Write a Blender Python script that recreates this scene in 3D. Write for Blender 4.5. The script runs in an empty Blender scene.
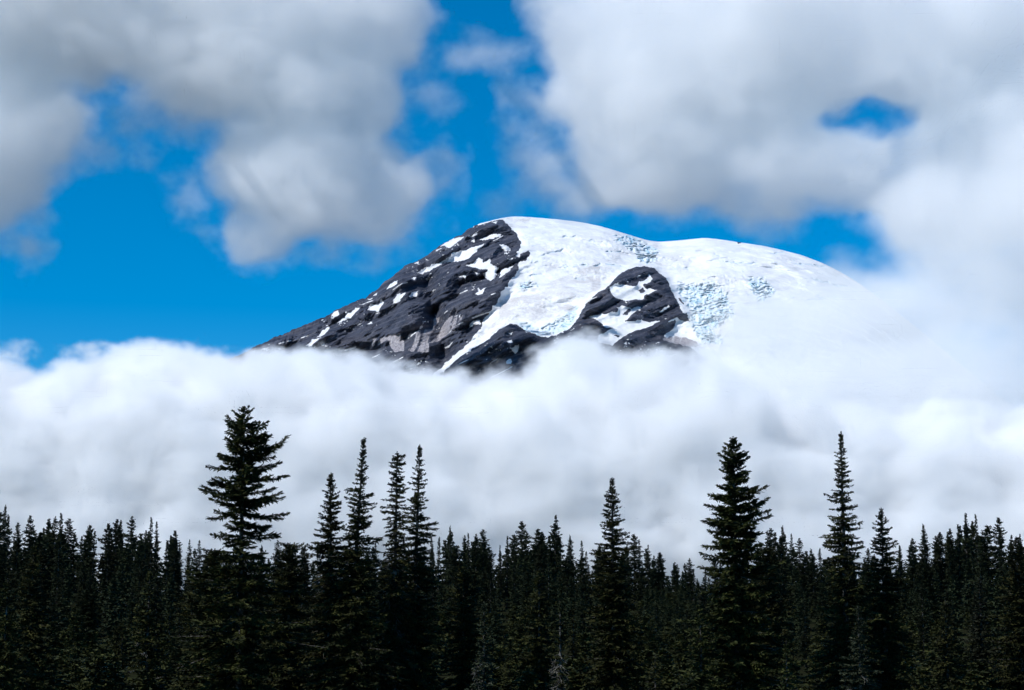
import bpy, bmesh, math, random
import numpy as np

S = bpy.context.scene
COL = S.collection
R = math.radians

# ---------------------------------------------------------------- camera
PITCH = R(10.5)
FPX = 2053.0                      # focal length in pixels of the 1024 px wide frame
cam_d = bpy.data.cameras.new('camera')
cam = bpy.data.objects.new('camera', cam_d)
COL.objects.link(cam)
cam.location = (0, 0, 1.7)
cam.rotation_euler = (R(90) + PITCH, 0, 0)
cam_d.sensor_width = 36.0
cam_d.lens = FPX / 1024 * 36.0
cam_d.clip_start = 0.5
cam_d.clip_end = 60000
S.camera = cam

# ---------------------------------------------------------------- sky and sun
SUN_AZ, SUN_EL = R(-128), R(46)   # azimuth clockwise from the view direction (+Y)
world = bpy.data.worlds.new('World')
S.world = world
world.use_nodes = True
wn, wl = world.node_tree.nodes, world.node_tree.links
for n in list(wn):
    wn.remove(n)
sky = wn.new('ShaderNodeTexSky')
sky.sky_type = 'NISHITA'
sky.sun_disc = False
sky.sun_elevation = SUN_EL
sky.sun_rotation = SUN_AZ
sky.altitude = 1500
sky.air_density = 1.0
sky.dust_density = 0.0
sky.ozone_density = 4.0
hs = wn.new('ShaderNodeHueSaturation')
hs.inputs['Hue'].default_value = 0.495
hs.inputs['Saturation'].default_value = 1.5
hs.inputs['Value'].default_value = 0.93
bg = wn.new('ShaderNodeBackground')
bg.inputs['Strength'].default_value = 0.14
wo = wn.new('ShaderNodeOutputWorld')
wl.new(sky.outputs[0], hs.inputs['Color'])
wl.new(hs.outputs[0], bg.inputs['Color'])
wl.new(bg.outputs[0], wo.inputs['Surface'])

sun_d = bpy.data.lights.new('sun', 'SUN')
sun_d.energy = 4.0
sun_d.angle = R(0.5)
sun_d.color = (1.0, 0.988, 0.97)
sun = bpy.data.objects.new('sun', sun_d)
COL.objects.link(sun)
from mathutils import Vector
sdir = Vector((math.sin(SUN_AZ) * math.cos(SUN_EL), math.cos(SUN_AZ) * math.cos(SUN_EL), math.sin(SUN_EL)))
sun.rotation_euler = sdir.to_track_quat('Z', 'Y').to_euler()
sun.location = (-40, -40, 60)

S.view_settings.view_transform = 'Standard'
S.view_settings.look = 'None'
S.view_settings.exposure = 0.0
S.view_settings.gamma = 1.0
S.cycles.use_denoising = True
S.cycles.use_adaptive_sampling = True
S.cycles.adaptive_threshold = 0.04
S.cycles.max_bounces = 26
S.cycles.volume_bounces = 24
S.cycles.volume_step_rate = 3.0
S.cycles.volume_max_steps = 512


def at(u, v, Y):
    """The point at depth Y that shows at pixel (u, v) of the photograph."""
    a, b = (u - 512) / FPX, (345 - v) / FPX
    c, s = math.cos(PITCH), math.sin(PITCH)
    dy, dz = c - b * s, s + b * c
    k = Y / dy
    return Vector((a * k, Y, 1.7 + dz * k))


def tag(o, label=None, cat=None, group=None, kind=None):
    for k, v in (('label', label), ('category', cat), ('group', group), ('kind', kind)):
        if v:
            o[k] = v
    return o
# ---------------------------------------------------------------- numpy noise helpers
def vnoise(x, y, seed):
    """Smooth value noise in -1..1 at the points x, y (arrays)."""
    rs = np.random.RandomState(seed)
    tab = rs.uniform(-1, 1, (256, 256))
    xi, yi = np.floor(x).astype(int), np.floor(y).astype(int)
    fx, fy = x - xi, y - yi
    fx = fx * fx * fx * (fx * (fx * 6 - 15) + 10)
    fy = fy * fy * fy * (fy * (fy * 6 - 15) + 10)
    a, b = tab[xi % 256, yi % 256], tab[(xi + 1) % 256, yi % 256]
    c, d = tab[xi % 256, (yi + 1) % 256], tab[(xi + 1) % 256, (yi + 1) % 256]
    return (a * (1 - fx) + b * fx) * (1 - fy) + (c * (1 - fx) + d * fx) * fy


def fbm(x, y, seed, octaves=5, gain=0.5):
    s, a, n = 0, 1.0, 0.0
    for k in range(octaves):
        s = s + a * vnoise(x * 2.03 ** k + 17.3 * k, y * 2.03 ** k - 9.1 * k, seed + k)
        n += a
        a *= gain
    return s / n


def ridged(x, y, seed, octaves=5, gain=0.55):
    s, a, n = 0, 1.0, 0.0
    for k in range(octaves):
        s = s + a * (1 - np.abs(vnoise(x * 2.1 ** k + 5.7 * k, y * 2.1 ** k + 3.3 * k, seed + k)) * 2)
        n += a
        a *= gain
    return s / n


def cells(x, y, seed):
    """Distance to the nearest jittered cell point and that cell's random value: broken ice blocks."""
    rs = np.random.RandomState(seed)
    jx, jy, val = rs.uniform(0, 1, (128, 128)), rs.uniform(0, 1, (128, 128)), rs.uniform(0, 1, (128, 128))
    xi, yi = np.floor(x).astype(int), np.floor(y).astype(int)
    best, bv = np.full(x.shape, 9.0), np.zeros(x.shape)
    for i in (-1, 0, 1):
        for j in (-1, 0, 1):
            a, b = (xi + i) % 128, (yi + j) % 128
            d = np.hypot(xi + i + jx[a, b] - x, yi + j + jy[a, b] - y)
            k = d < best
            best = np.where(k, d, best)
            bv = np.where(k, val[a, b], bv)
    return best, bv


def poly_mask(pts, X, Y):
    """Even-odd fill of a polygon at the points X, Y."""
    ins = np.zeros(X.shape, bool)
    n = len(pts)
    x0, x1 = min(p[0] for p in pts), max(p[0] for p in pts)
    y0, y1 = min(p[1] for p in pts), max(p[1] for p in pts)
    sel = (X >= x0) & (X <= x1) & (Y >= y0) & (Y <= y1)
    xs, ys = X[sel], Y[sel]
    r = np.zeros(xs.shape, bool)
    for i in range(n):
        (ax, ay), (bx, by) = pts[i], pts[(i + 1) % n]
        if ay == by:
            continue
        c = ((ay > ys) != (by > ys)) & (xs < (bx - ax) * (ys - ay) / (by - ay) + ax)
        r ^= c
    ins[sel] = r
    return ins


def seg_dist(pts, X, Y):
    best = np.full(X.shape, 1e9)
    for (ax, ay), (bx, by) in zip(pts[:-1], pts[1:]):
        dx, dy = bx - ax, by - ay
        t = np.clip(((X - ax) * dx + (Y - ay) * dy) / (dx * dx + dy * dy), 0, 1)
        best = np.minimum(best, np.hypot(X - ax - t * dx, Y - ay - t * dy))
    return best


def zoomed(ox, oy, k, *polys):
    return [[(ox + a / k, oy + b / k) for a, b in p] for p in polys]


def mesh_np(name, verts, faces, mat, smooth=True, parent=None):
    """Links one mesh object from arrays of vertices and equal-sized faces."""
    me = bpy.data.meshes.new(name)
    n = faces.shape[1]
    me.vertices.add(len(verts))
    me.vertices.foreach_set('co', np.asarray(verts, np.float32).ravel())
    me.loops.add(faces.size)
    me.loops.foreach_set('vertex_index', faces.astype(np.int32).ravel())
    me.polygons.add(len(faces))
    me.polygons.foreach_set('loop_start', np.arange(0, faces.size, n, dtype=np.int32))
    me.polygons.foreach_set('use_smooth', np.full(len(faces), smooth))
    me.update(calc_edges=True)
    me.materials.append(mat)
    o = bpy.data.objects.new(name, me)
    COL.objects.link(o)
    o.parent = parent
    return o


def grid_faces(nr, nc):
    i = np.arange((nr - 1) * (nc - 1))
    r, c = i // (nc - 1), i % (nc - 1)
    a = r * nc + c
    return np.stack([a, a + 1, a + nc + 1, a + nc], 1)


class M:
    """Small helper for shader nodes."""
    def __init__(self, name):
        self.m = bpy.data.materials.new(name)
        self.m.use_nodes = True
        self.t = self.m.node_tree
        self.bsdf = self.t.nodes['Principled BSDF']

    def put(self, s, v):
        if isinstance(v, bpy.types.NodeSocket):
            self.t.links.new(v, s)
        else:
            s.default_value = v

    def n(self, kind, out=0, props=None, **ins):
        x = self.t.nodes.new(kind)
        for k, v in (props or {}).items():
            setattr(x, k, v)
        for k, v in ins.items():
            self.put(x.inputs[k.replace('_', ' ')], v)
        return x.outputs[out]

    def attr(self, name):
        return self.n('ShaderNodeAttribute', 'Fac', {'attribute_name': name})

    def math(self, op, a, b=0.0):
        x = self.t.nodes.new('ShaderNodeMath')
        x.operation = op
        self.put(x.inputs[0], a)
        self.put(x.inputs[1], b)
        return x.outputs[0]

    def step(self, x, lo, hi):
        n = self.t.nodes.new('ShaderNodeMapRange')
        n.interpolation_type = 'SMOOTHSTEP'
        self.put(n.inputs['Value'], x)
        self.put(n.inputs['From Min'], lo)
        self.put(n.inputs['From Max'], hi)
        return n.outputs['Result']

    def mix(self, f, a, b):
        n = self.t.nodes.new('ShaderNodeMix')
        n.data_type = 'RGBA'
        self.put(n.inputs[0], f)
        self.put(n.inputs[6], (*a, 1) if isinstance(a, tuple) else a)
        self.put(n.inputs[7], (*b, 1) if isinstance(b, tuple) else b)
        return n.outputs[2]

    def noise(self, p, scale, detail=4.0, rough=0.55):
        return self.n('ShaderNodeTexNoise', 0, None, Vector=p, Scale=scale, Detail=detail, Roughness=rough)


# ---------------------------------------------------------------- the mountain
SKYLINE = [(-900, 900), (-500, 690), (-200, 545), (0, 462), (120, 408), (200, 374), (255, 347.5), (275, 337), (300, 327.5), (325, 316.5), (340, 309), (345, 306), (365, 298), (375, 291),
           (385, 282), (393, 276.5), (398, 272), (405, 265.5), (413, 262.5), (425, 257), (440, 246), (455, 238), (470, 229), (480, 223.5), (497, 219), (512, 216), (530, 217), (560, 219.5),
           (580, 222), (600, 226), (620, 232), (640, 238.5), (655, 242), (665, 241.5), (690, 239.5), (705, 237.5), (720, 239.5), (745, 243), (770, 247), (800, 254.5),
           (820, 262), (840, 272), (855, 281), (880, 300), (920, 332), (1000, 400), (1200, 560), (1500, 760), (1800, 950)]
Z1 = (250, 260, 6.27)
Z2 = (380, 210, 6.27)
Z3 = (380, 290, 6.83)
Z4 = (500, 210, 6.83)
Z5 = (540, 255, 5.12)
Z6 = (640, 225, 4.45)
ROCK = [[(-900, 100), (476, 100), (478, 226), (492, 222), (503, 219.5), (508, 226), (515, 234), (520, 243), (521, 249), (516, 254), (522, 255), (528, 251), (529.5, 256), (526, 261), (518, 264), (517, 272), (508, 286), (498, 301), (489, 313),
         (482, 322), (481, 330), (471, 340), (462, 348), (446, 361), (430, 378), (300, 600), (-900, 1000)],
        [(446, 368), (468, 352), (491, 338), (500, 330), (507, 326), (516, 324), (522, 328), (528, 332), (536, 336), (548, 339), (560, 334), (572, 327), (578, 319), (581, 311), (593, 298), (606, 290), (612, 284), (620, 274.5), (632, 269), (645, 266.5), (653, 268), (660, 275),
         (667, 283), (672, 294), (683, 300), (690, 321), (684, 322), (677, 318), (674, 328), (664, 338), (672, 343), (688, 347), (698, 353), (712, 362), (730, 420), (500, 600), (400, 460)]]
SNOW = (zoomed(*Z2, [(378, 232), (410, 208), (450, 185), (490, 176), (525, 180), (480, 212), (430, 242)], [(550, 178), (610, 143), (606, 162), (565, 182)], [(628, 187), (690, 160), (765, 148), (750, 170), (640, 193)],
               [(232, 402), (260, 372), (290, 355), (390, 325), (430, 303), (455, 275), (540, 258), (600, 232), (665, 220), (620, 252), (600, 278), (540, 312), (480, 330), (400, 335), (330, 370), (280, 395)],
               [(735, 228), (790, 222), (824, 240), (782, 262)], [(533, 362), (590, 340), (630, 302), (652, 316), (650, 338), (690, 310), (703, 330), (700, 352), (745, 370), (720, 420), (690, 455), (650, 410), (682, 378), (620, 372)],
               [(745, 435), (765, 380), (832, 348), (800, 402)], [(585, 535), (622, 510), (620, 490), (634, 510), (665, 495), (645, 530), (605, 543)], [(48, 503), (70, 470), (100, 455), (112, 465), (78, 500)],
               [(78, 592), (105, 545), (160, 535), (150, 552), (120, 582)], [(175, 555), (210, 520), (250, 512), (230, 545)], [(188, 440), (235, 425), (225, 447)], [(480, 425), (540, 418), (530, 435)], [(560, 205), (600, 190), (590, 210)],
               [(700, 80), (735, 78), (725, 92)], [(590, 395), (630, 400), (610, 418)], [(850, 290), (905, 250), (880, 300)])
        + zoomed(*Z1, [(738, 325), (755, 290), (810, 282), (824, 248), (842, 278), (800, 325)], [(538, 402), (600, 362), (606, 342), (650, 320), (668, 298), (692, 310), (625, 365)], [(412, 492), (455, 440), (515, 408), (508, 430), (455, 482)],
                 [(333, 555), (390, 508), (452, 493), (375, 552)], [(513, 348), (530, 325), (558, 318), (562, 350), (525, 362)], [(862, 190), (880, 160), (932, 138), (922, 165), (885, 192)], [(893, 278), (940, 225), (945, 270)],
                 [(735, 250), (770, 248), (750, 260)], [(775, 225), (800, 210), (790, 232)], [(622, 265), (640, 258), (632, 272)])
        + zoomed(*Z3, [(440, 388), (492, 350), (465, 387)], [(600, 243), (650, 212), (682, 205), (688, 232), (612, 260)], [(860, 370), (890, 350), (900, 375)], [(890, 400), (950, 380), (930, 450)], [(860, 480), (900, 470), (900, 510), (860, 510)], [(875, 300), (905, 295), (890, 312)], [(980, 285), (1010, 283), (1000, 298)])
        + zoomed(*Z5, [(355, 172), (400, 158), (450, 165), (488, 172), (505, 150), (535, 140), (558, 108), (572, 128), (556, 150), (525, 168), (545, 182), (560, 178), (592, 195), (535, 215), (520, 238), (440, 243), (385, 230), (365, 205)],
                 [(243, 320), (330, 310), (382, 302), (388, 280), (420, 268), (470, 285), (505, 268), (508, 292), (470, 315), (440, 352), (520, 345), (575, 350), (625, 338), (575, 370), (530, 388), (430, 425), (370, 478), (300, 455), (300, 425), (345, 400), (382, 383), (330, 378), (300, 350)],
                 [(605, 300), (650, 262), (660, 270), (625, 298)], [(425, 470), (440, 455), (440, 475)], [(668, 186), (690, 180), (720, 230), (770, 300), (740, 305), (705, 240)]))
ROCKLETS = zoomed(*Z5, [(505, 190), (525, 178), (542, 190), (530, 202)], [(418, 310), (455, 280), (466, 292), (440, 315)], [(380, 425), (405, 418), (405, 430)]) + [[(735, 241), (739, 241.5), (742, 243.5), (738, 244)], [(528, 252), (530, 252), (529.5, 257), (521, 261), (519, 259)]]
SCREE = zoomed(*Z3, [(330, 372), (400, 290), (450, 200), (512, 138), (560, 190), (582, 178), (522, 262), (400, 340)], [(372, 170), (420, 175), (395, 250), (340, 302)], [(190, 425), (240, 300), (380, 248), (335, 330), (320, 435)], [(-60, 335), (160, 312), (175, 425), (100, 430), (60, 350), (-60, 395)]) \
    + zoomed(*Z5, [(230, 455), (240, 415), (300, 420), (300, 460)], [(620, 440), (700, 410), (800, 440), (830, 480), (700, 465)])
ICE = zoomed(*Z6, [(160, 265), (300, 255), (388, 290), (392, 350), (440, 400), (385, 420), (330, 470), (380, 530), (280, 530), (230, 450), (235, 400), (190, 330)], [(470, 240), (560, 235), (600, 300), (560, 340), (520, 330)], [(-10, 85), (85, 120), (60, 172), (-10, 160)]) \
    + zoomed(*Z4, [(735, 158), (880, 178), (985, 210), (1030, 250), (1030, 370), (950, 372), (920, 285), (840, 240)], [(108, 542), (140, 490), (200, 470), (285, 500), (205, 545)], [(378, 380), (440, 368), (490, 382), (600, 358), (615, 382), (500, 403)], [(180, 350), (320, 350), (320, 362), (180, 365)]) \
    + zoomed(*Z5, [(-120, 330), (0, 378), (110, 322), (195, 250), (205, 332), (130, 385), (0, 418), (-110, 405)]) + zoomed(*Z5, [(345, 190), (362, 172), (372, 220), (350, 226)])
DIRTY = [[(506, 218), (530, 218), (529, 223), (515, 223)], [(500, 300), (560, 290), (575, 310), (540, 322), (500, 318)], [(470, 345), (520, 300), (540, 300), (500, 330)], [(530, 290), (600, 262), (600, 290), (560, 305)]]
CREVASSES = zoomed(*Z4, [(270, 315), (340, 292), (470, 262)], [(440, 182), (520, 180)], [(520, 465), (620, 473)], [(740, 290), (830, 278)], [(730, 365), (850, 385)], [(640, 385), (690, 372)], [(210, 445), (290, 440)]) \
    + zoomed(*Z6, [(380, 160), (440, 169), (520, 171)], [(490, 115), (560, 128), (640, 120)], [(280, 244), (400, 275)], [(150, 185), (220, 191)], [(390, 350), (460, 347)], [(770, 240), (930, 275)], [(760, 330), (880, 320)], [(330, 130), (360, 135)], [(410, 455), (470, 450)], [(690, 170), (830, 185)])


def build_mountain():
    # chart raster (half pixels) of the zones as they lie on the mountain's face
    ux = np.arange(180, 900, 0.5)
    vx = np.arange(195, 420, 0.5)
    U, V = np.meshgrid(ux, vx)
    wu = U + 2.2 * fbm(U / 6, V / 6, 11, 4, 0.6) + 2.0 * fbm(U / 22, V / 22, 15, 3)
    wv = V + 1.9 * fbm(U / 6, V / 6, 21, 4, 0.6)

    def zone(polys):
        m = np.zeros(U.shape, bool)
        for p in polys:
            m |= poly_mask(p, wu, wv)
        return m

    def blur(a, k):
        a = a.astype(float)
        for _ in range(3):
            for ax in (0, 1):
                n = 2 * k + 1
                p = np.pad(a, [(k + 1, k) if i == ax else (0, 0) for i in (0, 1)], mode='edge')
                c = np.cumsum(p, axis=ax)
                a = (np.take(c, range(n, c.shape[ax]), ax) - np.take(c, range(0, c.shape[ax] - n), ax)) / n
        return a
    rock = zone(ROCK)
    body = blur(rock, 7)                                  # rock stands proud of the ice
    snowp = zone(SNOW)
    rock = (rock & ~snowp) | zone(ROCKLETS)
    scree = zone(SCREE)
    icez = blur(zone(ICE) & ~rock, 4)
    ice = np.clip((icez * 1.15 + 0.75 * fbm(U / 8, V / 3.2, 19, 5, 0.65) - 0.22) * 1.5, 0, 1) * ~rock
    streak = fbm(U / 3.2 + V / 9, V / 30 - U / 40, 23, 3)
    fleck = fbm(U / 3.0 - V / 6, V / 2.0 + U / 7, 27, 3, 0.6)
    rock_f = rock.astype(float)
    sl = (V + 0.42 * U) / 15 + 1.0 * fbm(U / 110, V / 60, 51, 3)
    thin = np.clip(1 - np.abs(sl - np.floor(sl) - 0.72) / 0.07, 0, 1) * np.clip((fbm(U / 16, V / 10, 55, 3) - 0.22) * 5, 0, 1)
    rock_f -= thin * rock
    rock_f -= np.clip((fleck - 0.36) * 5, 0, 1) * rock * np.clip(0.4 + 1.4 * fbm(U / 30, V / 16, 29, 2), 0, 1)
    greyed = zone(DIRTY)
    patch = blur(snowp & (body > 0.5), 2)
    crev = np.zeros(U.shape)
    for c in CREVASSES:
        crev = np.maximum(crev, np.clip(1 - seg_dist(c, wu, wv) / 1.1, 0, 1) * np.clip(0.75 + 1.2 * fbm(U / 9, V / 5, 37, 2), 0, 1))

    # surface: s runs from the skyline towards the viewer
    ucol = np.concatenate([np.linspace(-900, 225, 60, endpoint=False), np.linspace(225, 885, 900, endpoint=False), np.linspace(885, 1800, 60)])
    w = np.concatenate([np.linspace(0, 1, 420, endpoint=False) ** 1.25 * 760, np.linspace(760, 1500, 40)])     # drop below the skyline's line of sight, m
    sk = np.array(SKYLINE, float)
    vr = np.interp(ucol, sk[:, 0], sk[:, 1])
    du = np.arange(225, 885, 0.5)                          # rounded snow skyline, no creases down the face
    dv = np.interp(du, sk[:, 0], sk[:, 1])
    kr = np.exp(-(np.arange(-40, 41) * 0.5 / 8.0) ** 2)
    dv = np.convolve(np.pad(dv, 40, mode='edge'), kr / kr.sum(), mode='valid')
    vr = np.where((ucol > 488) & (ucol < 880), np.interp(ucol, du, dv), vr)
    vr = vr + np.where(ucol < 476, 1.7 * fbm(ucol / 6, ucol * 0, 31, 4, 0.65), 0.15 * fbm(ucol / 9, ucol * 0, 33, 3))
    Yr = 9000 - 420 * np.clip((470 - ucol) / 470, 0, 2.2) ** 1.2 - 250 * np.clip((ucol - 760) / 400, 0, 2.0)
    ridge = np.array([at(u, v, y) for u, v, y in zip(ucol, vr, Yr)])
    sight = (ridge[:, 2] - 1.7) / ridge[:, 1]
    b = np.interp(ucol, [300, 460, 520, 600, 700, 900], [40, 60, 260, 380, 420, 420])
    a = 0.46
    nb = 26                                               # rows on the far side
    W = w[:, None] + 0 * b[None]
    s = (W + np.sqrt(W * W + 4 * a * W * b[None])) / (2 * a)
    z = ridge[None, :, 2] - sight[None] * s - W
    back = np.linspace(1, 0, nb, endpoint=False)[:, None] ** 1.6 * 2600
    sb = -back + 0 * b[None]
    zb = ridge[None, :, 2] - sight[None] * sb - 0.95 * sb * sb / (np.abs(sb) + b[None] * 1.2)
    s = np.vstack([sb, s])
    z = np.vstack([zb, z])
    x = np.repeat(ridge[None, :, 0], len(s), 0)
    y = ridge[None, :, 1] - s
    # chart coordinates of the undisplaced face
    cu = 512 + FPX * x / (y * math.cos(PITCH) + (z - 1.7) * math.sin(PITCH))
    cv = 345 - FPX * ((z - 1.7) * math.cos(PITCH) - y * math.sin(PITCH)) / (y * math.cos(PITCH) + (z - 1.7) * math.sin(PITCH))
    front = np.arange(len(s))[:, None] >= nb
    fu = np.clip((cu - ux[0]) / 0.5, 0, len(ux) - 1.01)
    fv = np.clip((cv - vx[0]) / 0.5, 0, len(vx) - 1.01)

    def samp(m):
        m = m.astype(float)
        i, j = fu.astype(int), fv.astype(int)
        p, q = fu - i, fv - j
        return (m[j, i] * (1 - p) + m[j, i + 1] * p) * (1 - q) + (m[j + 1, i] * (1 - p) + m[j + 1, i + 1] * p) * q
    r_, b_, s_, i_, d_, c_, p_ = [samp(m) for m in (rock_f, body, np.clip(blur(scree, 1) * (0.95 + 1.1 * streak), 0, 1), ice, greyed, crev, patch)]
    far = (cu < 200) | (cu > 890) | (cv > 415)
    r_ = np.where(far & (cu < 500), 1, r_)
    b_ = np.where(far & (cu < 500), 1, b_)
    r_ = np.where((cv > 405) & (b_ > 0.5), 1, r_)
    # relief
    near_sky = np.clip(np.abs(s) / 160, 0, 1)             # keep the traced skyline
    fx, fy = x / 420, s / 420
    rel = 46 * ridged(fx, fy * 0.8, 41, 6, 0.55) * b_
    slant = (cv + 0.42 * cu) / 15 + 1.0 * fbm(cu / 110, cv / 60, 51, 3)     # lava beds that dip to the left
    saw = slant - np.floor(slant)
    amp = np.clip(0.75 + 0.9 * fbm(cu / 45, cv / 25, 57, 3), 0.1, 1.5)
    rel += 44 * (np.where(saw < 0.6, saw / 0.6, (1 - saw) / 0.4) - 0.5) * amp * b_
    slant2 = (cv + 0.36 * cu) / 5.2 + 0.9 * fbm(cu / 50, cv / 25, 61, 3)
    saw2 = slant2 - np.floor(slant2)
    rel += 9 * (np.where(saw2 < 0.7, saw2 / 0.7, (1 - saw2) / 0.3) - 0.5) * amp * b_
    lit_bench = np.clip(1 - np.abs(saw - 0.78) / 0.2, 0, 1) * np.clip(amp - 0.3, 0, 1) + 0.5 * np.clip(1 - np.abs(saw2 - 0.85) / 0.2, 0, 1)  # bed tops that get a paler colour to look lit
    slant3 = (cv + 0.5 * cu) / 38 + 0.7 * fbm(cu / 80, cv / 60, 67, 3)     # the great ribs of the face
    saw3 = slant3 - np.floor(slant3)
    rel += 60 * (np.where(saw3 < 0.7, saw3 / 0.7, (1 - saw3) / 0.3) - 0.5) * b_ * np.clip((550 - cu) / 30, 0, 1)
    rel += 12 * fbm(x / 40, s / 40, 71, 5, 0.62) * b_
    rel *= 1 - 0.75 * p_ - 0.6 * s_
    rel += b_ * (30 + 25 * np.clip((cu - 525) / 30, 0, 1))       # the cleaver between the glaciers stands proudest
    gully = seg_dist([(424, 262), (429, 285), (436, 318), (443, 345), (446, 380)], cu, cv)
    rel -= 95 * np.exp(-(gully / 9) ** 2) * b_
    gully = seg_dist([(318, 318), (345, 330), (372, 352)], cu, cv)
    rel -= 50 * np.exp(-(gully / 10) ** 2) * b_
    rel += 60 * np.exp(-(seg_dist([(392, 270), (405, 300), (415, 335)], cu, cv) / 9) ** 2) * b_
    ice_free = 1 - b_
    rel += ice_free * (30 * fbm(x / 240, s / 150, 81, 4) + 6 * fbm(x / 70, s / 45, 83, 4, 0.6))
    roughice = np.clip(fbm(cu / 40, cv / 22, 85, 3) * 2.2 + 0.1, 0, 1) * ice_free
    rel += roughice * 5 * fbm(x / 18, s / 30, 87, 4, 0.65)
    bd, bv = cells(x / 26 + 0.5 * fbm(x / 40, s / 40, 91, 3), s / 34, 93)
    bd2, bv2 = cells(x / 11, s / 15, 95)
    ib = np.clip(i_ * 1.2, 0, 1)
    fall = (cv + 0.12 * cu) / 4.6 + 2.4 * fbm(cu / 16, cv / 9, 99, 4, 0.6)      # ice steps across the flow, broken into blocks
    fs = fall - np.floor(fall)
    step_ = np.where(fs < 0.68, fs / 0.68, (1 - fs) / 0.32)
    rel += ib * (11 * (step_ - 0.5) * (0.4 + 1.2 * bv) + 6 * (bv2 - 0.5) + 7 * fbm(x / 12, s / 18, 97, 5, 0.7))
    face = np.clip((fs - 0.62) / 0.2, 0, 1) * np.clip(0.5 + bv, 0, 1)
    rel -= 9 * c_
    bx = np.clip((bd - 0.42) * 4, 0, 1) * ib
    rel = np.where(front, rel * np.maximum(near_sky, 0.12), 60 * ridged(fx, fy, 45, 4) * np.clip(-s / 300, 0, 1))
    # the relief moves the face out along the line that looks down on it, with a little straight up
    q = 1.7 * rel * front
    ln = np.sqrt(x * x + y * y + z * z)
    x, y, z = x - q * x / ln, y - q * y / ln, z - q * z / ln + rel * np.where(front, 0.12, 1.0)
    verts = np.stack([x.ravel(), y.ravel(), np.maximum(z, -60).ravel()], 1)
    o = mesh_np('mountain', verts, grid_faces(*x.shape)[:, ::-1], mountain_material())
    me = o.data
    for nm, arr in (('rock', r_), ('lit_bench', np.clip(lit_bench * b_, 0, 1)), ('scree', s_), ('ice', np.clip(i_ * (0.24 + 0.7 * face + 0.2 * bx) + 0.5 * c_, 0, 1)), ('greyed', np.clip(d_ * 0.8 + 0.35 * roughice + 0.3 * b_ * (cu < 530), 0, 1))):  # dirt and rough ice, plus an even greying of the left rock's snow
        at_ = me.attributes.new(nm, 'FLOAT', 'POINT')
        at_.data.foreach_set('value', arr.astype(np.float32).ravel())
    return tag(o, 'snow and ice covered mountain with dark rock ridges rising out of the clouds', None, None, 'structure')


def mountain_material():
    m = M('snow_and_rock')
    p = m.n('ShaderNodeTexCoord', 'Object')
    n1 = m.noise(p, 1 / 9.0, 5, 0.6)
    n2 = m.noise(p, 1 / 70.0, 5, 0.6)
    n3 = m.noise(p, 1 / 260.0, 4, 0.55)
    st = m.n('ShaderNodeVectorMath', 0, {'operation': 'MULTIPLY'})
    m.put(st.node.inputs[0], p)
    st.node.inputs[1].default_value = (0.012, 0.012, 0.11)
    n4 = m.noise(st, 1.0, 5, 0.6)
    rk = m.mix(m.step(n2, 0.35, 0.65), (0.024, 0.031, 0.051), (0.066, 0.074, 0.105))
    rk = m.mix(m.math('MULTIPLY', m.step(n3, 0.52, 0.68), 0.5), rk, (0.080, 0.076, 0.090))
    rk = m.mix(m.math('MULTIPLY', m.step(n4, 0.5, 0.66), 0.35), rk, (0.11, 0.112, 0.135))
    rk = m.mix(m.math('MULTIPLY', m.attr('lit_bench'), m.step(n1, 0.3, 0.6)), rk, (0.18, 0.18, 0.21))  # sunlit look of the bed tops, put into the rock colour
    rk = m.mix(m.math('MULTIPLY', m.step(n1, 0.6, 0.72), 0.3), rk, (0.2, 0.19, 0.21))
    sn = m.mix(m.step(n2, 0.4, 0.7), (0.82, 0.828, 0.84), (0.72, 0.722, 0.735))
    sn = m.mix(m.math('MULTIPLY', m.attr('greyed'), m.step(m.math('ADD', m.math('MULTIPLY', n1, 0.4), m.math('MULTIPLY', n2, 0.6)), 0.36, 0.62)), sn, (0.56, 0.545, 0.55))
    sn = m.mix(m.attr('ice'), sn, (0.42, 0.62, 0.74))
    sc = m.mix(m.step(n1, 0.3, 0.7), (0.20, 0.19, 0.21), (0.48, 0.45, 0.47))
    edge = m.math('ADD', m.attr('rock'), m.math('MULTIPLY', m.math('SUBTRACT', n1, 0.5), 0.9))
    isrock = m.step(edge, 0.34, 0.66)
    c = m.mix(isrock, sn, rk)
    scm = m.step(m.math('ADD', m.attr('scree'), m.math('MULTIPLY', m.math('SUBTRACT', n1, 0.5), 0.8)), 0.4, 0.75)
    c = m.mix(scm, c, sc)
    m.put(m.bsdf.inputs['Base Color'], c)
    m.put(m.bsdf.inputs['Roughness'], 0.85)
    m.put(m.bsdf.inputs['Specular IOR Level'], 0.15)
    bp = m.n('ShaderNodeBump', 0, None, Height=m.math('MULTIPLY', n1, m.math('ADD', m.math('MULTIPLY', isrock, 0.9), 0.12)), Strength=0.9, Distance=9.0)
    m.put(m.bsdf.inputs['Normal'], bp)
    return m.m


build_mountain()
# ---------------------------------------------------------------- ground
def hill(x, y):
    """Height of the ground: flat shore, then a wooded slope up to a low ridge and down behind it."""
    x, y = np.asarray(x, float), np.asarray(y, float)
    t = np.clip((y - 70) / 330, 0, 1)
    z = 26 * t ** 1.55
    z = z + 3.2 * fbm(x / 70, y / 90, 201, 3) * np.clip((y - 150) / 150, 0, 1)
    z = z - 26 * np.clip((y - 420) / 500, 0, 1) ** 1.3
    return z * np.clip(1 - (np.abs(x) - 600) / 2500, 0, 1)


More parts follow.
